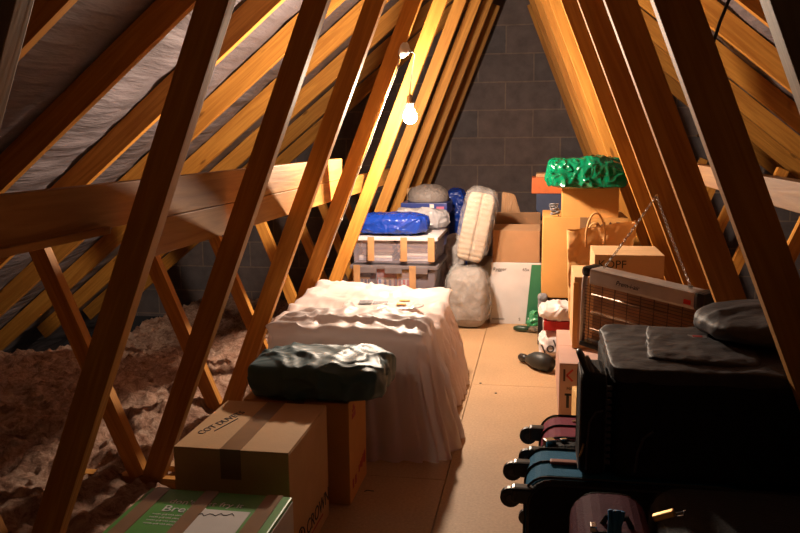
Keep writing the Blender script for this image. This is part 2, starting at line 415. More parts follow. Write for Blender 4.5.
# ------------------------------------------------------------------ insulation
def ins_mat():
    m, nt, b = nodes('mineral_wool'); L = nt.links
    tc = N(nt, 'ShaderNodeTexCoord'); n = N(nt, 'ShaderNodeTexNoise'); n.inputs['Scale'].default_value = 16; n.inputs['Detail'].default_value = 14; n.inputs['Roughness'].default_value = .8; n.inputs['Distortion'].default_value = .8
    L.new(tc.outputs['Object'], n.inputs['Vector'])
    r = ramp(nt, [(.36, (.20, .09, .055)), (.5, (.60, .36, .26)), (.64, (.88, .66, .52))]); L.new(n.outputs['Fac'], r.inputs['Fac']); L.new(r.outputs[0], b.inputs['Base Color'])
    b.inputs['Roughness'].default_value = .95; b.inputs['Specular IOR Level'].default_value = .1
    n2 = N(nt, 'ShaderNodeTexNoise'); n2.inputs['Scale'].default_value = 45; n2.inputs['Detail'].default_value = 12; n2.inputs['Roughness'].default_value = .8; n2.inputs['Distortion'].default_value = 1.5
    L.new(tc.outputs['Object'], n2.inputs['Vector'])
    bp = N(nt, 'ShaderNodeBump'); bp.inputs['Strength'].default_value = 1; bp.inputs['Distance'].default_value = .03
    L.new(n2.outputs['Fac'], bp.inputs['Height']); L.new(bp.outputs['Normal'], b.inputs['Normal'])
    return m
INS = ins_mat()
for sgn, lb in ((-1, 'pink brown mineral wool loft insulation on the left of the boarded floor'), (1, 'pink brown mineral wool loft insulation on the right behind the suitcases')):
    bm = bmesh.new(); nu, nv = (210, 480) if sgn < 0 else (60, 120); grid = []
    for i in range(nu+1):
        x = .68+2.05*(i/nu)**1.1; row = []
        for j in range(nv+1):
            y = -.3+6.95*j/nv
            base = .012-.42*max(0, min(1, (y-2.95)/2.0))*max(0, min(1, (x-1.0)/.9))
            under = max(0, min(1, (x-.90)/.14)) if (y > 2.1 and sgn < 0) else max(0, min(1, (x-1.06)/.14)) if sgn > 0 else max(0, min(1, (x-.70)/.30))
            q = Vector((x*2.2, y*1.5, 3)); r_ = Vector((x*5, y*5, sgn))
            wp = Vector((noise.noise(r_), noise.noise(r_+Vector((7, 7, 7))), 0))*.9
            h = noise.noise(q)*.04+noise.noise(q*2.6+wp)*.035-abs(noise.noise(q*4+wp))*.06+abs(noise.noise(q*9+wp))*.035+noise.noise(q*22+wp*2)*.016+abs(noise.noise(q*40+wp*3))*.016
            row.append(bm.verts.new((sgn*x, y, min(base+h, 3) if under == 1 else -.075+(base+h+.075)*under)))
        grid.append(row)
    for i in range(nu):
        for j in range(nv):
            f = (grid[i][j], grid[i+1][j], grid[i+1][j+1], grid[i][j+1])
            bm.faces.new(f if sgn > 0 else f[::-1])
    o = bm_obj('loft_insulation', bm, INS, smooth=True); tag(o, lb, 'insulation', kind='stuff')

# ------------------------------------------------------------------ lamp
BX, BY, BZ = -.343, 3.45, 1.078
lamp = thing('pendant_lamp', 'bare lit bulb hanging on a short flex from a white rose on a web', 'lamp', (BX, BY, BZ))
em = bpy.data.materials.new('lit_bulb'); em.use_nodes = True; nt = em.node_tree
for n in list(nt.nodes):
    if n.type == 'BSDF_PRINCIPLED': nt.nodes.remove(n)
en = N(nt, 'ShaderNodeEmission'); en.inputs['Color'].default_value = (1, .79, .60, 1); en.inputs['Strength'].default_value = 1250
nt.links.new(en.outputs[0], nt.nodes['Material Output'].inputs['Surface'])
bm_obj('bulb', lathe([(.001, -.032), (.012, -.030), (.022, -.023), (.029, -.010), (.030, .0), (.028, .011), (.021, .025), (.0145, .036), (.0135, .044)]), em, lamp, smooth=True)
bm_obj('bulb_holder', lathe([(.0136, .044), (.017, .046), (.0175, .062), (.014, .066), (.013, .085), (.006, .092), (.004, .10)]), plain('holder_plastic', (.10, .07, .05), .4), lamp, smooth=True)
rose = Vector((-.352-BX, 3.332-BY, 1.345-BZ))
ax_ = Vector((1, -.35, -.4)).normalized()
q = Vector((0, 0, 1)).rotation_difference(ax_).to_matrix().to_4x4()
bm_obj('ceiling_rose', lathe([(.034, 0), (.034, .006), (.030, .012), (.018, .018), (.016, .026), (.008, .03)], M=Matrix.Translation(rose) @ q), plain('white_plastic', (.75, .68, .6), .35), lamp, smooth=True)
p0 = rose+ax_*.03
fx = [p0+Vector((0, 0, 0)), p0+Vector((.012, .01, .002))]
for k in range(9):
    t = k/8; a = p0+Vector((.02, .03, -.005)); e = Vector((0, 0, .10)); mid = Vector((e.x+.012, e.y-.02, .2))
    fx.append(a*(1-t)**2+mid*2*t*(1-t)+e*t*t)
bm_obj('flex', tubebm(fx, .003), plain('dark_flex', (.06, .045, .035), .5), lamp, smooth=True)
# supply cable clipped down the web
pts = []
for k in range(16):
    t = k/15; z = 1.31-.83*t; x = -S*(AP-z)+.004+.003*math.sin(t*19); pts.append((x+.002, 3.312-.004+.002*math.sin(t*13), z))
pts[0] = (-.362, 3.312, 1.315)
cab = thing('supply_cable', 'white cable clipped down the pine web below the lamp rose', 'cable', (0, 0, 0))
bm_obj('sheath', tubebm(pts, .0032), plain('white_cable', (.7, .65, .6), .4), cab, smooth=True)
for k in (4, 8, 12):
    p = Vector(pts[k]); bm_obj('clip', boxbm(p.x-.006, p.x+.004, p.y-.005, p.y+.006, p.z-.004, p.z+.004, bev=.001), plain('white_plastic', (.75, .68, .6), .35), cab)

# black cable from the roof on the right
CABLE = [(.605, 1.75, 1.36), (.590, 1.75, 1.31), (.575, 1.75, 1.253), (.560, 1.75, 1.211), (.547, 1.75, 1.162), (.532, 1.755, 1.107)]
o = bm_obj('black_cable', tubebm(CABLE, .0035), RUBBER, smooth=True)
tag(o, 'short black cable hanging between the webs at the upper right', 'cable')

# ------------------------------------------------------------------ cardboard boxes
def carton(name, label, x0, x1, y0, y1, z0, z1, mat=KRAFT, rz=0, tape='y', tapemat=TAPE, group=None, cat='box', flaps=True, tw=.048):
    cx, cy = (x0+x1)/2, (y0+y1)/2; w, d, h = x1-x0, y1-y0, z1-z0
    t = thing(name, label, cat, (cx, cy, z0), rz, group)
    bm = boxbm(-w/2, w/2, -d/2, d/2, 0, h-(.004 if flaps else 0), bev=.003)
    bm_obj('carton_body', bm, mat, t)
    if flaps:
        if tape == 'y':
            bm_obj('flap', boxbm(-w/2+.001, -.001, -d/2, d/2, h-.0042, h, bev=.001), mat, t)
            bm_obj('flap', boxbm(.001, w/2-.001, -d/2, d/2, h-.0042, h, bev=.001), mat, t)
        else:
            bm_obj('flap', boxbm(-w/2, w/2, -d/2+.001, -.001, h-.0042, h, bev=.001), mat, t)
            bm_obj('flap', boxbm(-w/2, w/2, .001, d/2-.001, h-.0042, h, bev=.001), mat, t)
    if tapemat:
        b = bmesh.new()
        if tape == 'y':
            add_box(b, -tw/2, tw/2, -d/2-.0006, d/2+.0006, h, h+.0006); add_box(b, -tw/2, tw/2, -d/2-.0008, -d/2+.0002, h-.07, h+.0006)
        else:
            add_box(b, -w/2-.0006, w/2+.0006, -tw/2, tw/2, h, h+.0006); add_box(b, -w/2-.0008, -w/2+.0002, -tw/2, tw/2, h-.07, h+.0006)
        bm_obj('tape', b, tapemat, t)
    return t, w, d, h

# green grill box, front left
t, w, d, h = carton('grill_box', 'green printed cardboard box with brown tape and white note, bottom left', -.612, -.294, 1.22, 1.520, 0, .240, mat=GREENCARD, tapemat=None, flaps=False)
hb = h-.003
bm_obj('printed_side', boxbm(w/2-.001, w/2+.0012, -d/2+.002, d/2-.002, .003, hb-.006), PAPER, t)['label'] = 'white printed end'
for a_, b_ in ((-w/2+.012, -w/2+.044), (-w/2+.125, -w/2+.157), (w/2-.055, w/2-.020)):
    bm_obj('tape', boxbm(a_, b_, -d/2-.001, d/2+.0008, h-.002, h+.0016), TAPE, t)
text(t, "don't just fry it", .027, face_top(-w/2+.070, d/2-.066, h+.0002), WHITEINK)
text(t, "Breville", .036, face_top(-w/2+.070, d/2-.102, h+.0002), WHITEINK, ext=.0008)
for k in range(4): text(t, "health grill with plates", .0075, face_top(-w/2+.060, d/2-.118-.013*k, h+.0002), WHITEINK)
bm_obj('paper_note', boxbm(-w/2+.135, w/2-.062, -.15, d/2-.082, h-.001, h+.0012), PAPER, t)['label'] = 'white handwritten note'
pts = [(-.005+.0075*k, d/2-.108+.006*math.sin(k*2.3)+.0010*k, h+.0016) for k in range(11)]
bm_obj('handwriting', tubebm(pts, .0008, 4), INK, t)
for cz, cy, r in ((.085, .05, .045), (.10, -.08, .04)):
    b = bmesh.new()
    for k, rr in enumerate((r, r*.68, r*.35)): add_tube(b, [(w/2+.0016, cy+rr*math.cos(a), cz+rr*math.sin(a)) for a in [2*PI*i/24 for i in range(24)]], .0028, 5, True)
    bm_obj('printed_picture', b, plain('brown_print', (.10, .05, .035), .5), t)

# tan box behind it
t, w, d, h = carton('moving_box', 'tan cardboard box with handwriting on top, behind the green box', -.597, -.326, 1.600, 1.925, 0, .303, mat=KRAFT)
text(t, 'COT DUVETS', .028, face_top(-w/2+.034, -.085, h+.0006, 1.28), INK, name='handwriting', shear=.2)
bm_obj('underline', tubebm([(-w/2+.056, -.06, h+.0008), (-w/2+.080, .03, h+.0008)], .0011, 4), INK, t)
text(t, 'CROWN', .052, face_right(w/2+.0006, -.045, .045, .0), INK)
b = bmesh.new(); add_box(b, w/2, w/2+.001, -.05, .10, .030, .034); bm_obj('printed_line', b, REDINK, t)
b = bmesh.new()
for k in range(5): add_cyl(b, (w/2+.0006, -.092+.018*math.cos(k*1.26), .06+.018*math.sin(k*1.26)), (1, 0, 0), .006, .0012, 10)
add_tube(b, [(w/2+.0006, -.092+.030*math.cos(a), .06+.030*math.sin(a)) for a in [2*PI*i/20 for i in range(20)]], .002, 4, True)
bm_obj('printed_emblem', b, INK, t)

# taller box under the teal bag
t, w, d, h = carton('cardboard_box', 'brown cardboard box underneath the dark teal bag', -.575, -.282, 1.985, 2.195, 0, .288, mat=KRAFT_O)
b = bmesh.new(); add_box(b, w/2, w/2+.001, -d/2+.035, -d/2+.075, .232, .246); add_box(b, w/2, w/2+.001, -d/2+.040, -d/2+.070, .250, .258); add_box(b, w/2, w/2+.001, -d/2+.048, -d/2+.062, .259, .268)
bm_obj('printed_mark', b, REDINK, t)
b = bmesh.new()
for k in range(5): add_box(b, w/2, w/2+.001, .0+k*.018, .011+k*.018, .05+.006*(k % 2), .07+.004*k)
for k in range(2): add_box(b, w/2, w/2+.001, -d/2+.03+k*.03, -d/2+.045+k*.03, .035, .06)
bm_obj('printed_mark', b, REDINK, t)
TEAL = crumple('teal_polythene', (.040, .105, .125), .50, .8, 9, stretch=(1, 2, 1), dist=.010)
bag = bm_obj('teal_bag', softbox(.375, .27, .100, .42, .010, 7, 3, 44, amp2=.006), TEAL, smooth=True); bag.location = (-.382, 2.095, .291); bag.rotation_euler = (0, 0, -.03)
tag(bag, 'dark teal crinkled plastic bag lying on the brown box', 'bag')

# ------------------------------------------------------------------ dust sheets over covered things
def drape(cx, cy, hx, hy, top, flare, seed, fb=(1, 1), topfn=None, n=90, a=.52, ripple=.018, flx=None):
    bm = bmesh.new(); g = []
    for i in range(n+1):
        row = []
        for j in range(n+1):
            u, v = -1+2*i/n, -1+2*j/n; r = max(abs(u), abs(v))
            if r <= a:
                x, y = u/a*hx, v/a*hy; z = top+(topfn(x/hx, y/hy) if topfn else 0)
                ed = max(0, (r/a-.86)/.14); z -= .012*ed*ed
                w = wr(Vector((x*.7, y*1.5, 0)), 6, seed)*.022+wr(Vector((x, y*.5, 0)), 15, seed+4)*.010
                z += w
            else:
                t = (r-a)/(1-a); du, dv = u/r, v/r
                # round corners
                k = 1-.10*(abs(du)*abs(dv))**3
                ang = math.atan2(dv*hy, du*hx)
                per = (du*hx*6.0+dv*hy*5.0)
                rp = ripple*math.sin(per*19+seed+2*noise.noise(Vector((du*2, dv*2, seed))))*min(1, t*2.2)
                rp += wr(Vector((du*hx, dv*hy, t*.3)), 9, seed+2)*.012
                fl = flare*(t**1.2)
                fxp = flx if (flx is not None and du < 0) else None
                ex = (hx+(fl if fxp is None else fxp*t)+rp*.8); ey = (hy+(fl+rp*.8)*(fb[0] if dv < 0 else fb[1]))
                x, y = du*ex*k, dv*ey*k
                tz = top+(topfn(du, dv) if topfn else 0)-.012
                z = tz*(1-t)**.9
                if t > .97: z = .002
            row.append(bm.verts.new((x, y, max(z, .002))))
        g.append(row)
    for i in range(n):
        for j in range(n): bm.faces.new((g[i][j], g[i+1][j], g[i+1][j+1], g[i][j+1]))
    return bm
def sheet_mat(name, col, alpha):
    m = crumple(name, col, .45, .45, 11, trans=.30, stretch=(1, 1, .6), dist=.03)
    nt = m.node_tree; L = nt.links; out = nt.nodes['Material Output']
    src = out.inputs['Surface'].links[0].from_socket
    tr = N(nt, 'ShaderNodeBsdfTransparent'); mx = N(nt, 'ShaderNodeMixShader'); mx.inputs[0].default_value = alpha
    L.new(tr.outputs[0], mx.inputs[1]); L.new(src, mx.inputs[2]); L.new(mx.outputs[0], out.inputs['Surface'])
    return m
SHEET = sheet_mat('dust_sheet', (.72, .63, .61), .90)
SHEET2 = sheet_mat('thin_dust_sheet', (.72, .61, .58), .86)
# rear
o = bm_obj('dust_sheet', drape(0, 0, .300, .345, .325, .075, 2.2, fb=(.05, .5), flx=.03, topfn=lambda a, b: .012*(-a)+.018*b), SHEET2, smooth=True); o.location = (-.447, 3.02, 0)
tag(o, 'translucent white polythene dust sheet over the furniture in front of the crates', 'dust sheet')
o = bm_obj('dust_sheet', drape(0, 0, .255, .15, .385, .09, 7.7, fb=(.6, .05), flx=.05, topfn=lambda a, b: .014*math.cos(a*2)-.006*b), SHEET, smooth=True); o.location = (-.385, 2.495, 0)
tag(o, 'translucent white polythene dust sheet heaped behind the teal bag', 'dust sheet')
def stool(x0, x1, y0, y1, h, label):
    t = thing('covered_footstool', label, 'footstool', ((x0+x1)/2, (y0+y1)/2, 0)); w, d = x1-x0, y1-y0
    bm_obj('cushion', softbox(w, d, h*.5, .25, .004, 5, 4, 14, M=Matrix.Translation((0, 0, h*.5))), plain('cream_cloth', (.55, .42, .34), .8), t, smooth=True)
    bm_obj('frame', boxbm(-w/2+.02, w/2-.02, -d/2+.02, d/2-.02, .08, h*.5, bev=.008), KRAFT_D, t)
    for sx in (-1, 1):
        for sy in (-1, 1): bm_obj('leg', boxbm(sx*(w/2-.05)-.018, sx*(w/2-.05)+.018, sy*(d/2-.05)-.018, sy*(d/2-.05)+.018, 0, .08), PINE, t)
stool(-.72, -.18, 2.72, 3.33, .27, 'cream upholstered seat seen dimly under the rear dust sheet')
stool(-.61, -.16, 2.37, 2.60, .31, 'cream upholstered seat seen dimly under the front dust sheet')
# printed carrier lying on the rear sheet
cb_ = thing('printed_carrier', 'crumpled white carrier bag with dark and orange print on the rear dust sheet', 'bag', (-.365, 2.90, .358), .1)
bm_obj('bag_body', softbox(.30, .17, .012, .8, .006, 12, 5, 24), crumple('white_polythene', (.78, .73, .72), .25, .5, 20, trans=.2), cb_, smooth=True)
b = bmesh.new(); add_box(b, -.09, -.04, -.03, .03, .0165, .0175); add_box(b, -.035, .02, -.035, .01, .0165, .0175)
bm_obj('dark_print', b, plain('grey_print', (.12, .12, .14), .5, scale=60, var=.9), cb_)
bm_obj('orange_print', boxbm(.055, .09, -.045, -.02, .0145, .0175), plain('orange_print', (.75, .38, .06), .5), cb_)
bm_obj('orange_print', boxbm(.06, .10, .03, .05, .0125, .0165), plain('orange_print', (.75, .38, .06), .5), cb_)

# ------------------------------------------------------------------ storage crates
CR = film('grey_clear_plastic', (.42, .36, .42), .22, .2, .05, 4)
def crate(label, x0, x1, y0, y1, z0, z1, lidmat, notch=False):
    t = thing('storage_crate', label, 'storage crate', ((x0+x1)/2, (y0+y1)/2, z0)); w, d, h = x1-x0, y1-y0, z1-z0
    b = bmesh.new(); th = .003; ta = .012
    # tapered shell
    def ring(ins, z): return [(-w/2+ins, -d/2+ins, z), (w/2-ins, -d/2+ins, z), (w/2-ins, d/2-ins, z), (-w/2+ins, d/2-ins, z)]
    R = [ring(ta+.02, .002), ring(ta, .006), ring(.006, h-.03), ring(.0, h-.028), ring(.0, h-.022), ring(.009, h-.022), ring(ta+.004, .009)]
    V = [[b.verts.new(p) for p in r] for r in R]
    for A, B in zip(V, V[1:]):
        for k in range(4): b.faces.new((A[k], A[(k+1) % 4], B[(k+1) % 4], B[k]))
    b.faces.new(V[0][::-1]); b.faces.new(V[-1])
    bm_obj('crate_body', b, CR, t)
    b = bmesh.new(); add_box(b, -w/2-.008, w/2+.008, -d/2-.008, d/2+.008, h-.021, h-.002, bev=.004)
    if notch:
        for k in (-.3, 0, .3): add_box(b, k*w-.045, k*w+.045, -d/2-.014, -d/2-.006, h-.042, h-.008, bev=.003)
    bm_obj('lid', b, lidmat, t)
    return t, w, d, h
GREYLID = plain('grey_lid', (.13, .11, .12), .4); WHITELID = plain('white_lid', (.55, .51, .52), .35)
cx0, cx1, cy0, cy1 = -.735, -.295, 3.965, 4.40
t, w, d, h = crate('lower clear storage crate with grey lid and coloured cartons inside', cx0, cx1, cy0, cy1, 0, .345, GREYLID, True)
for xx in (-.19, .10): bm_obj('parcel_tape', boxbm(xx-.017, xx+.017, -d/2-.016, -d/2-.0145, .02, h), TAPE_L, t)
t, w, d, h = crate('upper clear storage crate with white lid full of papers', cx0, cx1, cy0, cy1, .347, .492, WHITELID)
for xx in (-.115, .055, .195):
    bm_obj('parcel_tape', boxbm(xx-.017, xx+.017, -d/2-.010, -d/2-.0085, .02, h-.002), TAPE_L, t)
cols_ = [((.70, .62, .58), 'w'), ((.62, .28, .14), 'o'), ((.45, .42, .50), 'g'), ((.72, .68, .66), 'v')]
for s_ in range(2):
    for k in range(8):
        cc, nm = random.choice(cols_) if s_ == 0 else cols_[(k % 2)*2 if k % 3 else 3]
        w_ = .17+random.uniform(-.02, .008); x = (-.612 if s_ == 0 else -.418)+random.uniform(-.006, .006)
        o = bm_obj('paper_bundle', boxbm(-w_/2, w_/2, -.15, .13, 0, .0125, bev=.002), plain('paper_'+nm, cc, .6))
        o.location = (x, 4.18+random.uniform(-.02, .01), .359+k*.0137); o.rotation_euler = (0, random.uniform(-.015, .015), random.uniform(-.04, .04))
        tag(o, 'thin folded paper bundle stacked inside the upper clear crate', 'papers', 'paper bundles in the upper crate')
for x0_, x1_, cc, lb in ((-.705, -.64, (.12, .20, .42), 'blue and white carton at the left inside the lower crate'),
                         (-.61, -.515, (.55, .12, .10), 'red topped carton with blue picture inside the lower crate'),
                         (-.505, -.43, (.85, .50, .05), 'yellow carton with red picture inside the lower crate')):
    t = thing('printed_carton', lb, 'box', ((x0_+x1_)/2, 4.08, .012)); w = x1_-x0_
    bm_obj('carton_body', boxbm(-w/2, w/2, -.08, .08, 0, .305, bev=.002), plain('card_%d' % int(cc[0]*100), cc, .5), t)
    bm_obj('printed_panel', boxbm(-w/2+.006, w/2-.006, -.0815, -.0800, .195, .262), plain('white_card_panel', (.7, .7, .72), .5), t)
    b = bmesh.new()
    for k in range(3): add_box(b, -w/2+.01+k*w*.28, -w/2+.01+k*w*.28+.014, -.0828, -.0815, .208, .252, bev=.0006)
    bm_obj('printed_picture', b, plain('blue_print', (.08, .16, .42), .5) if cc[0] < .8 else REDINK, t)
BLUEPOLY = crumple('blue_polythene', (.006, .035, .27), .22, .8, 20)
bag = bm_obj('blue_bag', softbox(.35, .24, .10, .5, .010, 9, 8, 34), BLUEPOLY, smooth=True); bag.location = (-.535, 4.11, .4925)
tag(bag, 'shiny blue plastic bag lying on the white crate lid', 'bag')
WPOLY = film('clear_film', (.8, .78, .78), .5, .12, .8, 22)
bag = bm_obj('clear_bag', softbox(.30, .13, .11, .7, .014, 9, 12, 30), crumple('white_film', (.42, .40, .42), .18, .7, 20, trans=.3), smooth=True); bag.location = (-.43, 4.335, .4925)
tag(bag, 'white translucent film bag slumped behind the blue bag', 'bag')
# strip of film hanging from the crate corner
# rear stack
t, w, d, h = crate('clear storage crate at the back, in front of the gable wall', -.60, -.335, 4.66, 5.05, 0, .55, GREYLID)
t['label'] = 'tall clear crate with grey lid behind the blue plastic bag'
t, w, d, h = carton('nappy_box', 'dark blue printed box on top of the tall rear crate', -.595, -.318, 4.665, 4.96, .5505, .607, mat=plain('navy_card', (.02, .04, .22), .35), tapemat=None, flaps=False)
bm_obj('printed_label', boxbm(.035, .06, -d/2-.001, -d/2, .008, .05), PAPER, t); bm_obj('printed_label', boxbm(.075, .12, -d/2-.001, -d/2, .022, .036), plain('pink_print', (.5, .12, .22), .5), t)
bm_obj('printed_band', boxbm(.0, .135, -d/2-.001, -d/2, .001, .007), plain('orange_print', (.75, .38, .06), .5), t)
t, w, d, h = carton('small_box', 'small plain cardboard box on the far left pile below the webs', -.63, -.49, 5.11, 5.30, .5505, .665, mat=KRAFT, tapemat=None)
t, w, d, h = crate('clear storage crate hidden under the small plain box', -.65, -.40, 5.08, 5.42, 0, .55, GREYLID)
o = bm_obj('padded_hat_box', softbox(.25, .24, .15, .9, .005, 10, 21, 24, fn=lambda q: Vector((q.x, q.y, max(0, q.z-.05)))), crumple('grey_quilt', (.24, .205, .19), .5, .5, 40), smooth=True); o.location = (-.45, 4.81, .6075)
tag(o, 'grey quilted dome under film on the dark blue printed box', 'cushion')
o = bm_obj('blue_sack', softbox(.14, .15, .655, .5, .010, 12, 25, 34), BLUEPOLY, smooth=True); o.location = (-.235, 5.06, 0.0)
o.location = (-.315, 5.17, 0); tag(o, 'tall blue plastic sack standing behind the quilted dome', 'sack')
# chairs/bundles in the dark gap
for k, (x, y, z1_, lb) in enumerate(((-.275, 4.50, .26, 'small crumpled film bundle beside the lower crate'), (-.25, 4.62, .42, 'crumpled film bundle beside the upper crate'))):
    o = bm_obj('film_bundle', softbox(.10, .10, z1_, .6, .016, 16, 30+k, 22), crumple('grey_film', (.36, .32, .31), .22, .8, 25), smooth=True); o.location = (x, y-.02, 0); 
    o.location = (-.252, 4.46, 0) if not k else (-.27, 4.60, 0)
    tag(o, lb, 'bundle')

# ------------------------------------------------------------------ wrapped bags in the middle
t = thing('bedding_bag', 'clear plastic sack of pale bedding standing on the floor', 'bag', (-.150, 4.125, 0))
def pear(q): 
    k = 1-.22*max(0, q.z/.32-.55); return Vector((q.x*k, q.y*k, q.z))
bm_obj('bedding', softbox(.215, .17, .312, .55, .008, 9, 41, 34, fn=pear), crumple('pale_bedding', (.30, .26, .235), .6, .5, 12), t, smooth=True)
bm_obj('film', softbox(.228, .183, .318, .55, .012, 13, 45, 44, amp2=.008, fn=pear), film('sack_film', (.55, .52, .50), .26, .10, 1, 40), t, smooth=True)
t = thing('wrapped_mattress', 'narrow ribbed cream mattress wrapped in clear film, leaning above the sack', 'mattress', (-.160, 4.07, .0))
MM = Matrix.Translation((.015, .05, .350)) @ Matrix.Rotation(.20, 4, 'Y') @ Matrix.Rotation(-.10, 4, 'X')
b = softbox(.14, .07, .36, .30, 0, 5, 3, 40)
for v in b.verts:
    if v.co.y < -.01:
        v.co.y += -.009*abs(math.sin(v.co.z*PI/.027))**.5+.012*math.exp(-((v.co.x-.005)/.006)**2)+.008
bmesh.ops.transform(b, matrix=MM, verts=b.verts)
bm_obj('mattress', b, plain('cream_foam', (.34, .26, .185), .7), t, smooth=True)
bm_obj('film', softbox(.165, .10, .39, .45, .010, 14, 52, 34, M=MM @ Matrix.Translation((0, 0, -.005))), film('mattress_film', (.6, .56, .54), .16, .08, .9, 22), t, smooth=True)
# tall fridge-filter like box : white and green
t, w, d, h = carton('display_box', 'white and dark green printed box standing beside the clear sack', -.035, .232, 4.20, 4.46, 0, .330, mat=WHITECARD, tapemat=None, flaps=False)
b = bmesh.new(); A = [b.verts.new(p) for p in ((.055, -d/2-.0012, .003), (w/2-.002, -d/2-.0012, .003), (w/2-.002, -d/2-.0012, h-.007), (.082, -d/2-.0012, h-.007))]
b.faces.new(A); r_ = bmesh.ops.extrude_face_region(b, geom=b.faces[:]); bmesh.ops.translate(b, vec=(0, .001, 0), verts=[v for v in r_['geom'] if isinstance(v, bmesh.types.BMVert)])
bmesh.ops.recalc_face_normals(b, faces=b.faces)
bm_obj('green_panel', b, DKGREEN, t)
text(t, 'Rygger', .026, face_front(-w/2+.012, -d/2-.0008, h-.042), INK, shear=.2); text(t, '65x', .024, face_front(.035, -d/2-.0008, h-.042), INK)
text(t, 'ecomatic', .018, face_front(-w/2+.012, -d/2-.0008, .022), INK); text(t, 'S', .022, face_front(.018, -d/2-.0008, .02), INK); text(t, 'N', .03, face_front(.065, -d/2-.0018, .018), WHITEINK)
# brown open box on top
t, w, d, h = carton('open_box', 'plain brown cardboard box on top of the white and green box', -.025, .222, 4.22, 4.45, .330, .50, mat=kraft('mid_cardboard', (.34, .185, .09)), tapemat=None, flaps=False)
b = boxbm(-w/2, w/2, 0, .003, 0, .075); bmesh.ops.transform(b, matrix=Matrix.Translation((0, -d/2, h)) @ Matrix.Rotation(-1.2, 4, 'X'), verts=b.verts); bm_obj('flap', b, KRAFT_D, t)
b = boxbm(-w/2, w/2, 0, .003, 0, .09); bmesh.ops.transform(b, matrix=Matrix.Translation((0, d/2, h)) @ Matrix.Rotation(.5, 4, 'X'), verts=b.verts); bm_obj('flap', b, KRAFT_D, t)
# film wrapped wedge
b = bmesh.new(); poly_prism(b, [(-.055, 0), (.075, 0), (.02, .17), (-.05, .185)], -.03, .03); bmesh.ops.bevel(b, geom=b.edges[:], offset=.006, segments=2, affect='EDGES')
t = thing('wrapped_picture_frame', 'brown wedge shaped parcel in clear film on the open brown box', 'parcel', (.06, 4.50, .503))
bm_obj('parcel', b, crumple('brown_wrap', (.30, .17, .09), .2, .5, 12, stretch=(4, 1, 1)), t)
o = bpy.data.objects
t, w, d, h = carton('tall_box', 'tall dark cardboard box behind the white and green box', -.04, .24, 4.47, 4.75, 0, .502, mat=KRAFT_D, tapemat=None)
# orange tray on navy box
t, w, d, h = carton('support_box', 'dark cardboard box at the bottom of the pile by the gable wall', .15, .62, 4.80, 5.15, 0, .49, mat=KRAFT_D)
t, w, d, h = carton('navy_box', 'navy blue box under the orange tray', .198, .46, 4.85, 5.1, .49, .652, mat=plain('navy_grey_card', (.035, .05, .11), .5), tapemat=None)
t = thing('orange_tray', 'orange box with a brown lid near the gable wall', 'box', (.29, 4.97, .6525))
bm_obj('tray', boxbm(-.12, .12, -.12, .10, 0, .095, bev=.003), plain('orange_card', (.75, .16, .03), .45), t)
bm_obj('lid', boxbm(-.095, .11, -.10, .09, .095, .118, bev=.003), KRAFT, t)

# ------------------------------------------------------------------ big carton pile on the right
t, w, d, h = carton('storage_bin', 'dark plastic bin under the big orange brown carton', .262, .66, 3.86, 4.2, 0, .228, mat=RUBBER, tapemat=None, flaps=False)
t, w, d, h = carton('big_carton', 'big orange brown carton behind the paper carrier bag', .232, .622, 3.80, 4.20, .228, .612, mat=KRAFT_O)
text(t, 'MAR', .062, face_front(.045, -d/2-.0008, h-.062), plain('brown_ink', (.08, .03, .02), .6))
t, w, d, h = carton('top_carton', 'smaller carton with the green tarpaulin lying on it', .318, .578, 3.82, 3.905, .612, .752, mat=KRAFT_O, tapemat=None)
bpy.data.objects[t.name].location.y += .0
GREENPOLY = crumple('green_tarpaulin', (.0, .15, .065), .2, .9, 24)
def tarp(q):
    if q.x > .09: q = Vector((q.x, q.y, q.z-.0))
    return q
bag = bm_obj('green_tarpaulin', softbox(.335, .21, .130, .45, .018, 7, 61, 56, amp2=.009), GREENPOLY, smooth=True); bag.location = (.425, 3.785, .751)
tag(bag, 'crumpled shiny green tarpaulin bundle on the top carton', 'tarpaulin')
b = bmesh.new(); random.seed(3)
pts = []
for k in range(60):
    a = k*.9; pts.append((.020*math.cos(a)*(1+.3*math.sin(k)), .02*math.sin(a*1.3), .004+.0009*k+.006*abs(math.sin(k*1.7))))
add_tube(b, pts, .0028, 6)
o = bm_obj('tangled_cable', b, plain('grey_cable', (.20, .19, .20), .4), smooth=True); o.location = (.285, 3.84, .613)
tag(o, 'small tangle of grey cable beside the top carton', 'cable')
# paper carrier bag
t = thing('paper_bag', 'brown paper carrier bag with twisted handle', 'bag', (.452, 3.435, .215))
b = bmesh.new(); nx, nz = 34, 30; hgt = .395
rings = []
for k in range(nz+1):
    z = hgt*k/nz; f = k/nz; hw = .105+.037*f; hd = .055-.02*f; ring = []
    per = [(u, -1) for u in [-1+2*i/nx for i in range(nx)]]+[(1, -1+2*i/8) for i in range(8)]+[(1-2*i/nx, 1) for i in range(nx)]+[(-1, 1-2*i/8) for i in range(8)]
    for u, v in per:
        x = u*hw+.02*f; y = v*hd; 
        if abs(u) == 1: x -= math.copysign(.018*(1-abs(v))*f, u)
        q = Vector((x, y, z)); w_ = wr(q, 9, 71)*.018+wr(q, 22, 75)*.007
        zz = z+.022*f*f*(u)+w_*.3*f
        ring.append(b.verts.new((x, y+w_*(1 if v < 0 else .4), max(0, zz))))
    rings.append(ring)
for A, B in zip(rings, rings[1:]):
    m_ = len(A)
    for k in range(m_): b.faces.new((A[k], A[(k+1) % m_], B[(k+1) % m_], B[k]))
b.faces.new(rings[0][::-1])
bm_obj('bag_body', b, PAPERBAG, t, smooth=True)
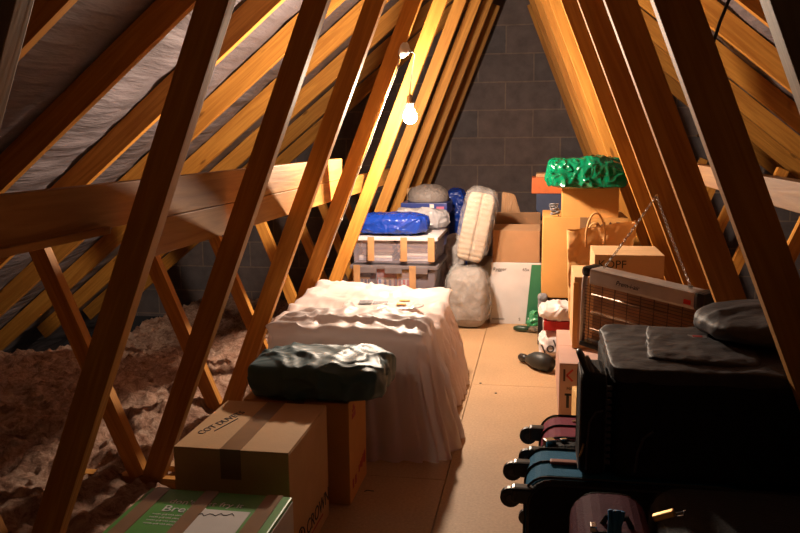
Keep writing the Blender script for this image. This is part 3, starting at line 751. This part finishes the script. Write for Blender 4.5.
hp = [(-.045+.0, -.045, .375-.06)]+[(-.045+.078*i/10, -.040, .375+.082*math.sin(PI*min(1, max(0, i/10)))**.6) for i in range(11)]+[(.033, -.045, .315)]
bm_obj('handle', tubebm(hp, .0042, 6), PAPERBAG, t, smooth=True)
hp = [(x, .03, z-.05) for x, y, z in hp]
bm_obj('handle', tubebm(hp, .0042, 6), PAPERBAG, t, smooth=True)
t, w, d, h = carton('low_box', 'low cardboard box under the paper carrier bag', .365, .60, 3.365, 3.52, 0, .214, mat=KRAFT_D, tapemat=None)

# white bags on the floor
WB = crumple('white_carrier', (.78, .70, .68), .35, .5, 14, trans=.15)
t = thing('lettered_bag', 'white plastic bag with large black letters, lying on the floor', 'bag', (.305, 3.60, 0))
bm_obj('bag_body', softbox(.15, .13, .112, .7, .012, 11, 81, 26), WB, t, smooth=True)
text(t, 'Joh', .072, face_front(-.060, -.084, .022, .40), plain('black_letter', (.03, .03, .04), .5), ext=.003)
t = thing('red_box', 'flat red box between the two white plastic bags', 'box', (.305, 3.60, .128)); bm_obj('carton', boxbm(-.062, .075, -.055, .055, 0, .042, bev=.003), plain('red_card', (.50, .02, .02), .4), t)
bm_obj('white_edge', boxbm(-.066, -.062, -.055, .055, 0, .042), PAPER, t)
o = bm_obj('white_bag', softbox(.155, .12, .075, .7, .012, 12, 85, 26), WB, smooth=True); o.location = (.307, 3.60, .168)
tag(o, 'upper crumpled white plastic bag, on the red box', 'bag')
o = bm_obj('grey_pouch', softbox(.04, .03, .075, .6, .005, 20, 88, 12), plain('grey_cloth', (.22, .21, .22), .7), smooth=True); o.location = (.247, 3.80, .175)
b = boxbm(-.02, .02, -.02, .02, 0, .17, bev=.004); o2 = bm_obj('black_pot', b, RUBBER); o2.location = (.237, 3.80, 0); tag(o2, 'slim black pot standing left of the white plastic bags', 'pot')
o.location = (.237, 3.80, .17); tag(o, 'small grey cloth pouch above the white plastic bags', 'pouch')
o = bm_obj('green_wrapper', softbox(.045, .03, .085, .6, .012, 30, 90, 16), plain('green_wrap', (.05, .30, .12), .35), smooth=True); o.location = (.196, 4.12, 0)
tag(o, 'small crumpled green wrapper at the foot of the green panel', 'wrapper')
t = thing('hand_brush', 'short dark handled brush lying on the floor before the display box', 'brush', (.15, 4.03, .0), -.25)
bm_obj('handle', tubebm([(-.055, 0, .015), (-.03, 0, .017), (0, 0, .017), (.03, 0, .02)], [.010, .016, .016, .012], 10), plain('dark_green_plastic', (.015, .045, .025), .4), t, smooth=True)
bm_obj('bristle_head', softbox(.075, .03, .03, .6, .004, 20, 91, 12, M=Matrix.Translation((.06, 0, .003))), plain('patterned_sleeve', (.12, .085, .05), .7, var=.8, scale=90), t, smooth=True)
t = thing('rolled_bag', 'black rolled cloth bag with a thick grip lying on the floor before the lettered bag', 'bag', (.222, 3.36, 0), -.75)
bm_obj('bag_body', tubebm([(.07, 0, .034), (.03, 0, .040), (-.02, .004, .038), (-.06, .012, .030), (-.085, .018, .024)], [.030, .040, .036, .024, .014], 14), plain('black_nylon', (.018, .02, .018), .5), t, smooth=True)
bm_obj('grip', tubebm([(-.082, .018, .024), (-.10, .022, .024), (-.13, .03, .022), (-.145, .035, .020)], [.012, .018, .018, .011], 12), RUBBER, t, smooth=True)

# KE box, box behind heater, KOPF box, small box
t, w, d, h = carton('lettered_carton', 'pale printed carton on the floor with a red and black letter K', .292, .66, 2.79, 3.30, 0, .193, mat=kraft('pink_card', (.52, .33, .27)), tapemat=None, tape='x')
RB = plain('dark_letter', (.05, .012, .012), .5)
text(t, 'E', .062, face_front(-w/2+.060, -d/2-.0006, .128), RB)
b = bmesh.new(); add_box(b, -w/2+.014, -w/2+.021, -d/2-.001, -d/2, .128, .172); bm_obj('printed_letter', b, RB, t)
b = bmesh.new()
for s_ in (1, -1): add_box(b, 0, .030, -.0005, .0005, -.0035, .0035, M=Matrix.Translation((-w/2+.026, -d/2-.0006, .150)) @ Matrix.Rotation(-.80*s_, 4, 'Y'))
bm_obj('printed_letter', b, REDINK, t)['label'] = 'red arms of the letter K'
text(t, 'MADE IN', .015, face_front(-w/2+.026, -d/2-.0006, .096), INK); 
b = bmesh.new(); add_box(b, -w/2+.026, -w/2+.036, -d/2-.001, -d/2, .03, .082); add_box(b, -w/2+.020, -w/2+.044, -d/2-.001, -d/2, .075, .083); bm_obj('printed_mark', b, INK, t)
t, w, d, h = carton('tiny_box', 'tiny pale wooden box in front of the pale printed carton', .338, .44, 2.62, 2.72, 0, .135, mat=wood('crate_wood', (.62, .38, .14), (.8, .55, .25), False), tapemat=None, rz=.1)
t, w, d, h = carton('upright_carton', 'brown carton with an open rim behind the hanging heater', .345, .655, 3.0, 3.285, .1935, .468, mat=KRAFT, tapemat=None)
bm_obj('rim', boxbm(-w/2-.002, -w/2+.016, -d/2-.006, -d/2+.001, .004, h-.02, bev=.001), KRAFT_O, t)
t, w, d, h = carton('long_carton', 'long brown carton lettered on its front, above the hanging heater', .418, .668, 3.01, 3.275, .468, .552, mat=KRAFT, tapemat=None, tape='x')
text(t, 'KOPF', .042, face_front(-w/2+.012, -d/2-.0008, .035), INK)

# ------------------------------------------------------------------ hanging heater
t = thing('patio_heater', 'silver framed bar heater hanging on a chain from a web', 'heater', (.368, 2.60, .577))
HM = Matrix.Rotation(-.74, 4, 'Z') @ Matrix.Rotation(.065, 4, 'Y') @ Matrix.Rotation(.05, 4, 'X')
HL, HH = .43, .262
def hpart(name, bm, mat, smooth=False):
    bmesh.ops.transform(bm, matrix=HM, verts=bm.verts); return bm_obj(name, bm, mat, t, smooth=smooth)
hpart('top_rail', boxbm(.03, HL-.025, -.032, .032, -.052, 0, bev=.010), SILVER)
hpart('corner_cap', boxbm(.0, .036, -.034, .034, -.030, .003, bev=.013), RUBBER)
hpart('corner_cap', boxbm(HL-.030, HL+.006, -.034, .034, -.052, .003, bev=.013), RUBBER)
b = bmesh.new(); add_tube(b, [(.004, -.012, -.02), (.0, -.012, -.06), (.0, -.012, -HH)], .009, 10); hpart('side_rail', b, SILVER, True)
b = bmesh.new(); add_tube(b, [(HL, -.012, -.045), (HL, -.012, -HH)], .009, 10); hpart('side_rail', b, SILVER, True)
b = bmesh.new(); add_box(b, 0, HL, -.026, .02, -HH-.004, -HH+.012, bev=.004); hpart('bottom_rail', b, RUBBER)
hpart('reflector', boxbm(.012, HL-.01, .022, .028, -HH+.01, -.045), plain('bronze_reflector', (.42, .22, .11), .45, .4))
b = bmesh.new()
for k in range(19): z = -.062-k*(HH-.080)/18; add_tube(b, [(.008, -.018, z), (HL-.006, -.018, z)], .0011, 4)
for k in range(9): x = .03+k*(HL-.05)/8; add_tube(b, [(x, -.0195, -.05), (x, -.0195, -HH+.008)], .0014, 4)
hpart('wire_grille', b, plain('grille_wire', (.16, .10, .07), .35, .8))
for k in range(3):
    z = -.095-k*.058
    b = bmesh.new(); add_tube(b, [(.02, .002, z), (HL-.02, .002, z)], .0045, 10); hpart('heating_tube', b, plain('quartz_tube', (.42, .24, .14), .25, .2), True)
text(t, 'Prem-i-air', .021, HM @ face_front(.135, -.0325, -.033), INK, shear=.3)
hpart('rocker_switch', boxbm(HL-.058, HL-.036, -.036, -.031, -.038, -.024, bev=.002), plain('red_switch', (.6, .03, .02), .3))
# chain: links from both rail ends to the nail
nail = Vector((.584, 2.690, .795))
def chain(label, a, b_, sagc):
    bm = bmesh.new(); a = Vector(a); b_ = Vector(b_); n = int((b_-a).length/.0105); 
    for k in range(n):
        f = (k+.5)/n; p = a.lerp(b_, f); p.z -= sagc*4*f*(1-f); d = (b_-a).normalized()
        e = d.orthogonal().normalized() if k % 2 else d.cross(d.orthogonal()).normalized()
        add_tube(bm, [p+d*.0078*math.cos(q_)+e*.0038*math.sin(q_) for q_ in [2*PI*i/8 for i in range(8)]], .0011, 4, True)
    return bm
HW = Matrix.Translation(t.location) @ HM
ea = HW @ Vector((.065, 0, .004)); eb = HW @ Vector((HL-.06, 0, .004))
o = bm_obj('chain', chain('', ea-t.location, nail-t.location, .004), STEEL, t); o2 = bm_obj('chain', chain('', eb-t.location, nail-t.location, .004), STEEL, t)
hpart('chain_eye', boxbm(HL-.066, HL-.054, -.004, .004, -.002, .010, bev=.002), STEEL)
b = bmesh.new(); add_cyl(b, (0, 0, 0), (0, 1, 0), .0022, .035, 8); add_cyl(b, (0, -.016, 0), (0, 1, 0), .005, .002, 10)
o = bm_obj('nail', b, STEEL); o.location = nail+Vector((0, .01, .0)); tag(o, 'steel nail in a right web holding the heater chain', 'nail')
for (x, y, z, lb) in ((.592, 2.10, .985, 'small nail in the right web above the chain'), (.70, 2.10, .80, 'long nail sticking out of the web right of the chain')):
    b = bmesh.new(); add_cyl(b, (0, 0, 0), (0, 1, 0), .0018, .03, 8); add_cyl(b, (0, -.015, 0), (0, 1, 0), .004, .002, 10)
    o = bm_obj('nail', b, STEEL); o.location = (x, y, z); tag(o, lb, 'nail')

# ------------------------------------------------------------------ suitcases
def wheel(t, p, r=.021):
    b = bmesh.new(); add_cyl(b, p, (0, 1, 0), r, .018, 20, .003); w = bm_obj('wheel', b, RUBBER, t, smooth=False)
    b = bmesh.new(); add_cyl(b, p, (0, 1, 0), r*.45, .020, 14, .001); h_ = bm_obj('hub', b, plain('grey_hub', (.06, .06, .06), .4), w)
def arc_pipe(L, H, r, y, frac=1.0):
    return [(x, y, z) for x, z in rrect(L, H, r, 6)]
# blue case standing on its long edge, wheels to the left
def edge_case(label, x0, x1, y0, y1, h, topmat, frontmat, frontT, loc_handle, tagmat=None, wz=(.30,)):
    t = thing('suitcase', label, 'suitcase', (x0, y0, 0)); L, T = x1-x0, y1-y0
    bm_obj('shell', rprism(L, T-frontT, h, .045, .014, Matrix.Translation((L/2, frontT+(T-frontT)/2, h/2))), topmat, t, smooth=False)
    bm_obj('front_pocket', rprism(L-.004, frontT+.01, h-.004, .05, .012, Matrix.Translation((L/2, (frontT+.01)/2, h/2))), frontmat, t)
    b = bmesh.new()
    for y in (.004, frontT, (T+frontT)*.5, T-.010):
        add_tube(b, [(L/2+x, y, h/2+z) for x, z in rrect(L+.003-(.02 if y < .01 else 0), h+.003-(.02 if y < .01 else 0), .045, 5)], .0028, 5, True)
    bm_obj('piping', b, plain('dark_piping', (.02, .019, .02), .5), t)
    for y in (frontT*.5+.01, T-.035):
        b = bmesh.new(); add_box(b, -.028, .03, y-.014, y+.014, h-.055, h-.02, bev=.006); bm_obj('wheel_bracket', b, RUBBER, t)
        wheel(t, (-.030, y, h-.045))
        b = bmesh.new(); add_box(b, -.028, .03, y-.014, y+.014, .02, .055, bev=.006); bm_obj('wheel_bracket', b, RUBBER, t)
        wheel(t, (-.030, y, .04))
    b = bmesh.new(); x = loc_handle
    add_box(b, x-.035, x+.035, T*.52-.009, T*.52+.009, h+.001, h+.008, bev=.003); bm_obj('side_handle', b, tagmat or topmat, t)
    return t, L, T
t, L_, T_ = edge_case('blue suitcase on its long edge with black front pocket, behind the plum case', .190, .62, 1.54, 1.725, .30, BLUEFAB, BLACKFAB, .02, .085, plain('salmon_leather', (.42, .14, .09), .6))
t, L_, T_ = edge_case('maroon suitcase on its long edge behind the blue one', .222, .66, 1.735, 1.945, .30, MAROON, BLACKFAB, .05, .14, None)
b = boxbm(-.0, .026, -.002, .018, -.012, .008, bev=.003); bmesh.ops.transform(b, matrix=Matrix.Translation((.010, .02, .296)) @ Matrix.Rotation(.4, 4, 'Z'), verts=b.verts); bm_obj('combination_lock', b, STEEL, t)
b = boxbm(-.0, .016, -.002, .008, -.004, .006, bev=.002); bmesh.ops.transform(b, matrix=Matrix.Translation((.045, .03, .299)) @ Matrix.Rotation(.5, 4, 'Z'), verts=b.verts); bm_obj('zip_pull', b, STEEL, t)
bm_obj('maker_badge', boxbm(.075, .11, .16, .166, .3005, .303), STEEL, t)
# slim black case
t = thing('slim_suitcase', 'slim black case with a loop handle, left of the big black suitcase', 'suitcase', (.3215, 1.62, .3035))
RZ90 = Matrix.Rotation(PI/2, 4, 'Z')
bm_obj('shell', rprism(.15, .050, .215, .035, .010, Matrix.Translation((0, .015, .1075)) @ RZ90), BLACKFAB, t)
b = bmesh.new()
for x in (-.0235, .0235): add_tube(b, [(x, .015+a, .1075+z) for a, z in rrect(.138, .20, .032, 6)], .003, 5, True)
bm_obj('piping', b, PIPING, t)
b = bmesh.new(); add_tube(b, [(.018, -.062, .145), (.004, -.0625, .142), (-.008, -.063, .12), (-.012, -.063, .06), (-.012, -.063, .02)], .0022, 5); bm_obj('pocket_seam', b, PIPING, t)
hp = [(-.010+.052*math.sin(PI*i/12)*-.35, -.040+.085*i/12, .207+.040*math.sin(PI*i/12)) for i in range(13)]
bm_obj('loop_handle', tubebm(hp, .0065, 10), RUBBER, t, smooth=True)
hp = [(p[0]+.016, p[1], p[2]-.012) for p in hp]
bm_obj('loop_handle', tubebm(hp, .0045, 10), plain('grey_handle', (.16, .15, .15), .25), t, smooth=True)
b = bmesh.new(); add_tube(b, [(-.018, -.064, .075), (-.021, -.068, .062), (-.026, -.07, .05)], .002, 5); bm_obj('zip_pull', b, BRASS, t)
# big black suitcase, lying flat
t = thing('big_suitcase', 'big black soft suitcase lying flat with a pocket and badge on top', 'suitcase', (.352, 1.556, .3065))
BL, BT, BH = .62, .39, .214
b = rprism(BL, BH-.002, BT, .055, .018, Matrix.Translation((BL/2, BT/2, BH/2)) @ Matrix.Rotation(PI/2, 4, 'X'))
bm_obj('shell', b, BLACKFAB, t)
b = softbox(BL-.012, BT-.008, .03, .14, .005, 8, 103, 44, amp2=.003, M=Matrix.Translation((BL/2, BT/2, BH-.016)))
bm_obj('top_panel', b, GREYFAB, t, smooth=True)
b = softbox(.21, BT-.10, .02, .22, .004, 9, 105, 24, amp2=.003, M=Matrix.Translation((.20, BT/2, BH+.004)) @ Matrix.Rotation(-.12, 4, 'Z'))
pk = bm_obj('pocket', b, GREYFAB, t, smooth=True)
b = bmesh.new(); MP = Matrix.Translation((.20, BT/2, BH+.020)) @ Matrix.Rotation(-.12, 4, 'Z')
add_tube(b, [MP @ Vector((x, y, -.003)) for x, y in rrect(.20, BT-.11, .02, 4)], .003, 5, True)
bm_obj('pocket_piping', b, PIPING, t)
bm_obj('badge', boxbm(-.02, .02, -.014, .014, 0, .004, M=Matrix.Translation((.205, BT*.62, BH+.023)) @ Matrix.Rotation(-.1, 4, 'Z'), bev=.001), plain('grey_badge', (.22, .20, .20), .4), t)
bm_obj('badge_mark', boxbm(-.010, .010, -.007, .007, .0035, .0048, M=Matrix.Translation((.205, BT*.62, BH+.023)) @ Matrix.Rotation(-.1, 4, 'Z')), REDINK, t)
b = bmesh.new(); add_tube(b, [(BL/2+x, BT/2+y, BH-.014) for x, y in rrect(BL-.016, BT-.016, .05, 6)], .0045, 6, True); add_tube(b, [(BL/2+x, BT/2+y, .035) for x, y in rrect(BL-.012, BT-.012, .05, 6)], .004, 6, True)
bm_obj('piping', b, PIPING, t)
b = bmesh.new(); add_tube(b, [(.085, .0, .105), (.066, -.002, .09), (.056, -.003, .06), (.052, -.004, .02)], .0028, 5); bm_obj('front_seam', b, PIPING, t)
b = bmesh.new()
for k in range(12): add_box(b, -.006, .004, .004, .012, .03+k*.014, .038+k*.014, bev=.001)
bm_obj('zip', b, PIPING, t)
t = thing('black_box_bag', 'boxy black bag propping up the right end of the big black suitcase', 'bag', (.838, 1.76, 0))
bm_obj('bag_body', rprism(.344, .36, .300, .03, .012, Matrix.Translation((0, 0, .150))), BLACKFAB, t)
bm_obj('bag_strap', tubebm([(.174, -.10, .05), (.177, -.10, .15), (.177, .10, .15), (.174, .10, .05)], .006, 6), RUBBER, t)
# soft dark bag lying on it
o = bm_obj('holdall', softbox(.46, .27, .060, .6, .010, 5, 111, 34, M=None), GREYFAB, smooth=True); o.location = (.80, 1.82, .553); o.rotation_euler = (0, -.04, .12)
tag(o, 'soft dark grey holdall lying on the right end of the big black suitcase', 'bag')
# plum case at the bottom
t = thing('plum_suitcase', 'plum suitcase at the bottom edge, in front of the slim black case', 'suitcase', (.268, 1.14, -.0))
bm_obj('shell', rprism(.125, .17, .390, .045, .018, Matrix.Translation((.0625, .10, .195))), PURPLE, t)
b = bmesh.new()
for y in (.03, .168): add_tube(b, [(.0625+x, y, .195+z) for x, z in rrect(.120, .385, .043, 6)], .0035, 6, True)
bm_obj('piping', b, PIPING, t)
b = bmesh.new(); add_tube(b, [(.045, .06, .388), (.050, .055, .402), (.080, .05, .404), (.088, .05, .388)], .005, 8); bm_obj('carry_handle', b, RUBBER, t)
bm_obj('buckle', boxbm(.024, .034, .028, .045, .388, .398, bev=.002), STEEL, t)
bm_obj('buckle', boxbm(.006, .014, .012, .022, .350, .372, bev=.002), STEEL, t)
t = thing('black_suitcase', 'upright black suitcase at the bottom right edge, darkest of the cases', 'suitcase', (.402, 1.13, 0))
bm_obj('shell', rprism(.60, .20, .395, .05, .016, Matrix.Translation((.30, .12, .1975))), BLACKFAB, t)
bm_obj('front_pocket', rprism(.50, .03, .27, .04, .010, Matrix.Translation((.30, .012, .16))), BLACKFAB, t)
b = bmesh.new()
for y in (.03, .21): add_tube(b, [(.30+x, y, .1975+z) for x, z in rrect(.596, .391, .048, 6)], .003, 6, True)
bm_obj('piping', b, BLACKFAB, t)
bm_obj('top_handle', tubebm([(.22, .12, .394), (.235, .12, .410), (.36, .12, .410), (.375, .12, .394)], .006, 8), RUBBER, t)
bm_obj('zip_pull', tubebm([(.012, .03, .37), (.004, .024, .35)], .003, 6), STEEL, t)
# blue cloth and tags
b = bmesh.new()
for k, (dx, r_) in enumerate(((-.006, .0055), (.001, .007), (.008, .0055))):
    add_tube(b, [(dx+.002*math.sin(k+i*.9), -.004+.003*math.cos(i*1.3+k), .034-.012*i) for i in range(11)], [r_*(.7+.3*math.sin(i*.7+k)**2) for i in range(11)], 8)
o = bm_obj('blue_cloth', b, crumple('blue_cloth', (.015, .17, .42), .6, .7, 30), smooth=True); o.location = (.322, 1.124, .415)
tag(o, 'twist of blue cloth hanging over the front of the plum suitcase', 'cloth')
t = thing('luggage_padlock', 'brass padlock lying on the corner of the darkest suitcase', 'padlock', (.418, 1.20, .397), -.2)
bm_obj('padlock_body', boxbm(-.030, .004, -.006, .006, 0, .010, bev=.002, M=Matrix.Rotation(-.45, 4, 'Y')), BRASS, t)
bm_obj('shackle', tubebm([(.002, 0, .004), (.012, 0, .008), (.016, 0, .012), (.014, 0, .003), (.006, 0, .0)], .0015, 6), STEEL, t)
t.location.z += .012
t = thing('red_luggage_tag', 'small red luggage tag hanging on the front of the darkest suitcase', 'luggage tag', (.425, 1.112, .285))
bm_obj('tag', boxbm(0, .022, 0, .003, 0, .085, bev=.001), plain('red_tag', (.38, .05, .02), .5), t)
bm_obj('tag_strap', tubebm([(.011, .001, .085), (.011, .02, .094)], .0015, 5), BLACKFAB, t)
# floor debris
o = bm_obj('bent_wire', tubebm([(0, 0, .003), (.006, .008, .003), (.014, .008, .003), (.018, .004, .004), (.026, .006, .003)], .0014, 5), RUBBER); o.location = (-.262, 2.07, 0)
tag(o, 'tiny bent wire on the chipboard beside the brown box', 'wire')
for k, (x, y) in enumerate(((-.01, 3.13), (.058, 3.01))):
    b = bmesh.new(); add_cyl(b, (0, 0, .001), (0, 0, 1), .005, .002, 12)
    o = bm_obj('screw_head', b, INK); o.location = (x, y, 0); tag(o, 'dark screw head in the chipboard near the cross joint', 'screw', 'screw heads in the floor')

# ------------------------------------------------------------------ world / view
w = bpy.data.worlds.new('world'); bpy.context.scene.world = w; w.use_nodes = True
w.node_tree.nodes['Background'].inputs['Color'].default_value = (.8, .6, .5, 1); w.node_tree.nodes['Background'].inputs['Strength'].default_value = .004
sc = bpy.context.scene
sc.view_settings.view_transform = 'Standard'; sc.view_settings.look = 'None'; sc.view_settings.gamma = 1; sc.view_settings.use_curve_mapping = False
sc.view_settings.exposure = 1.12
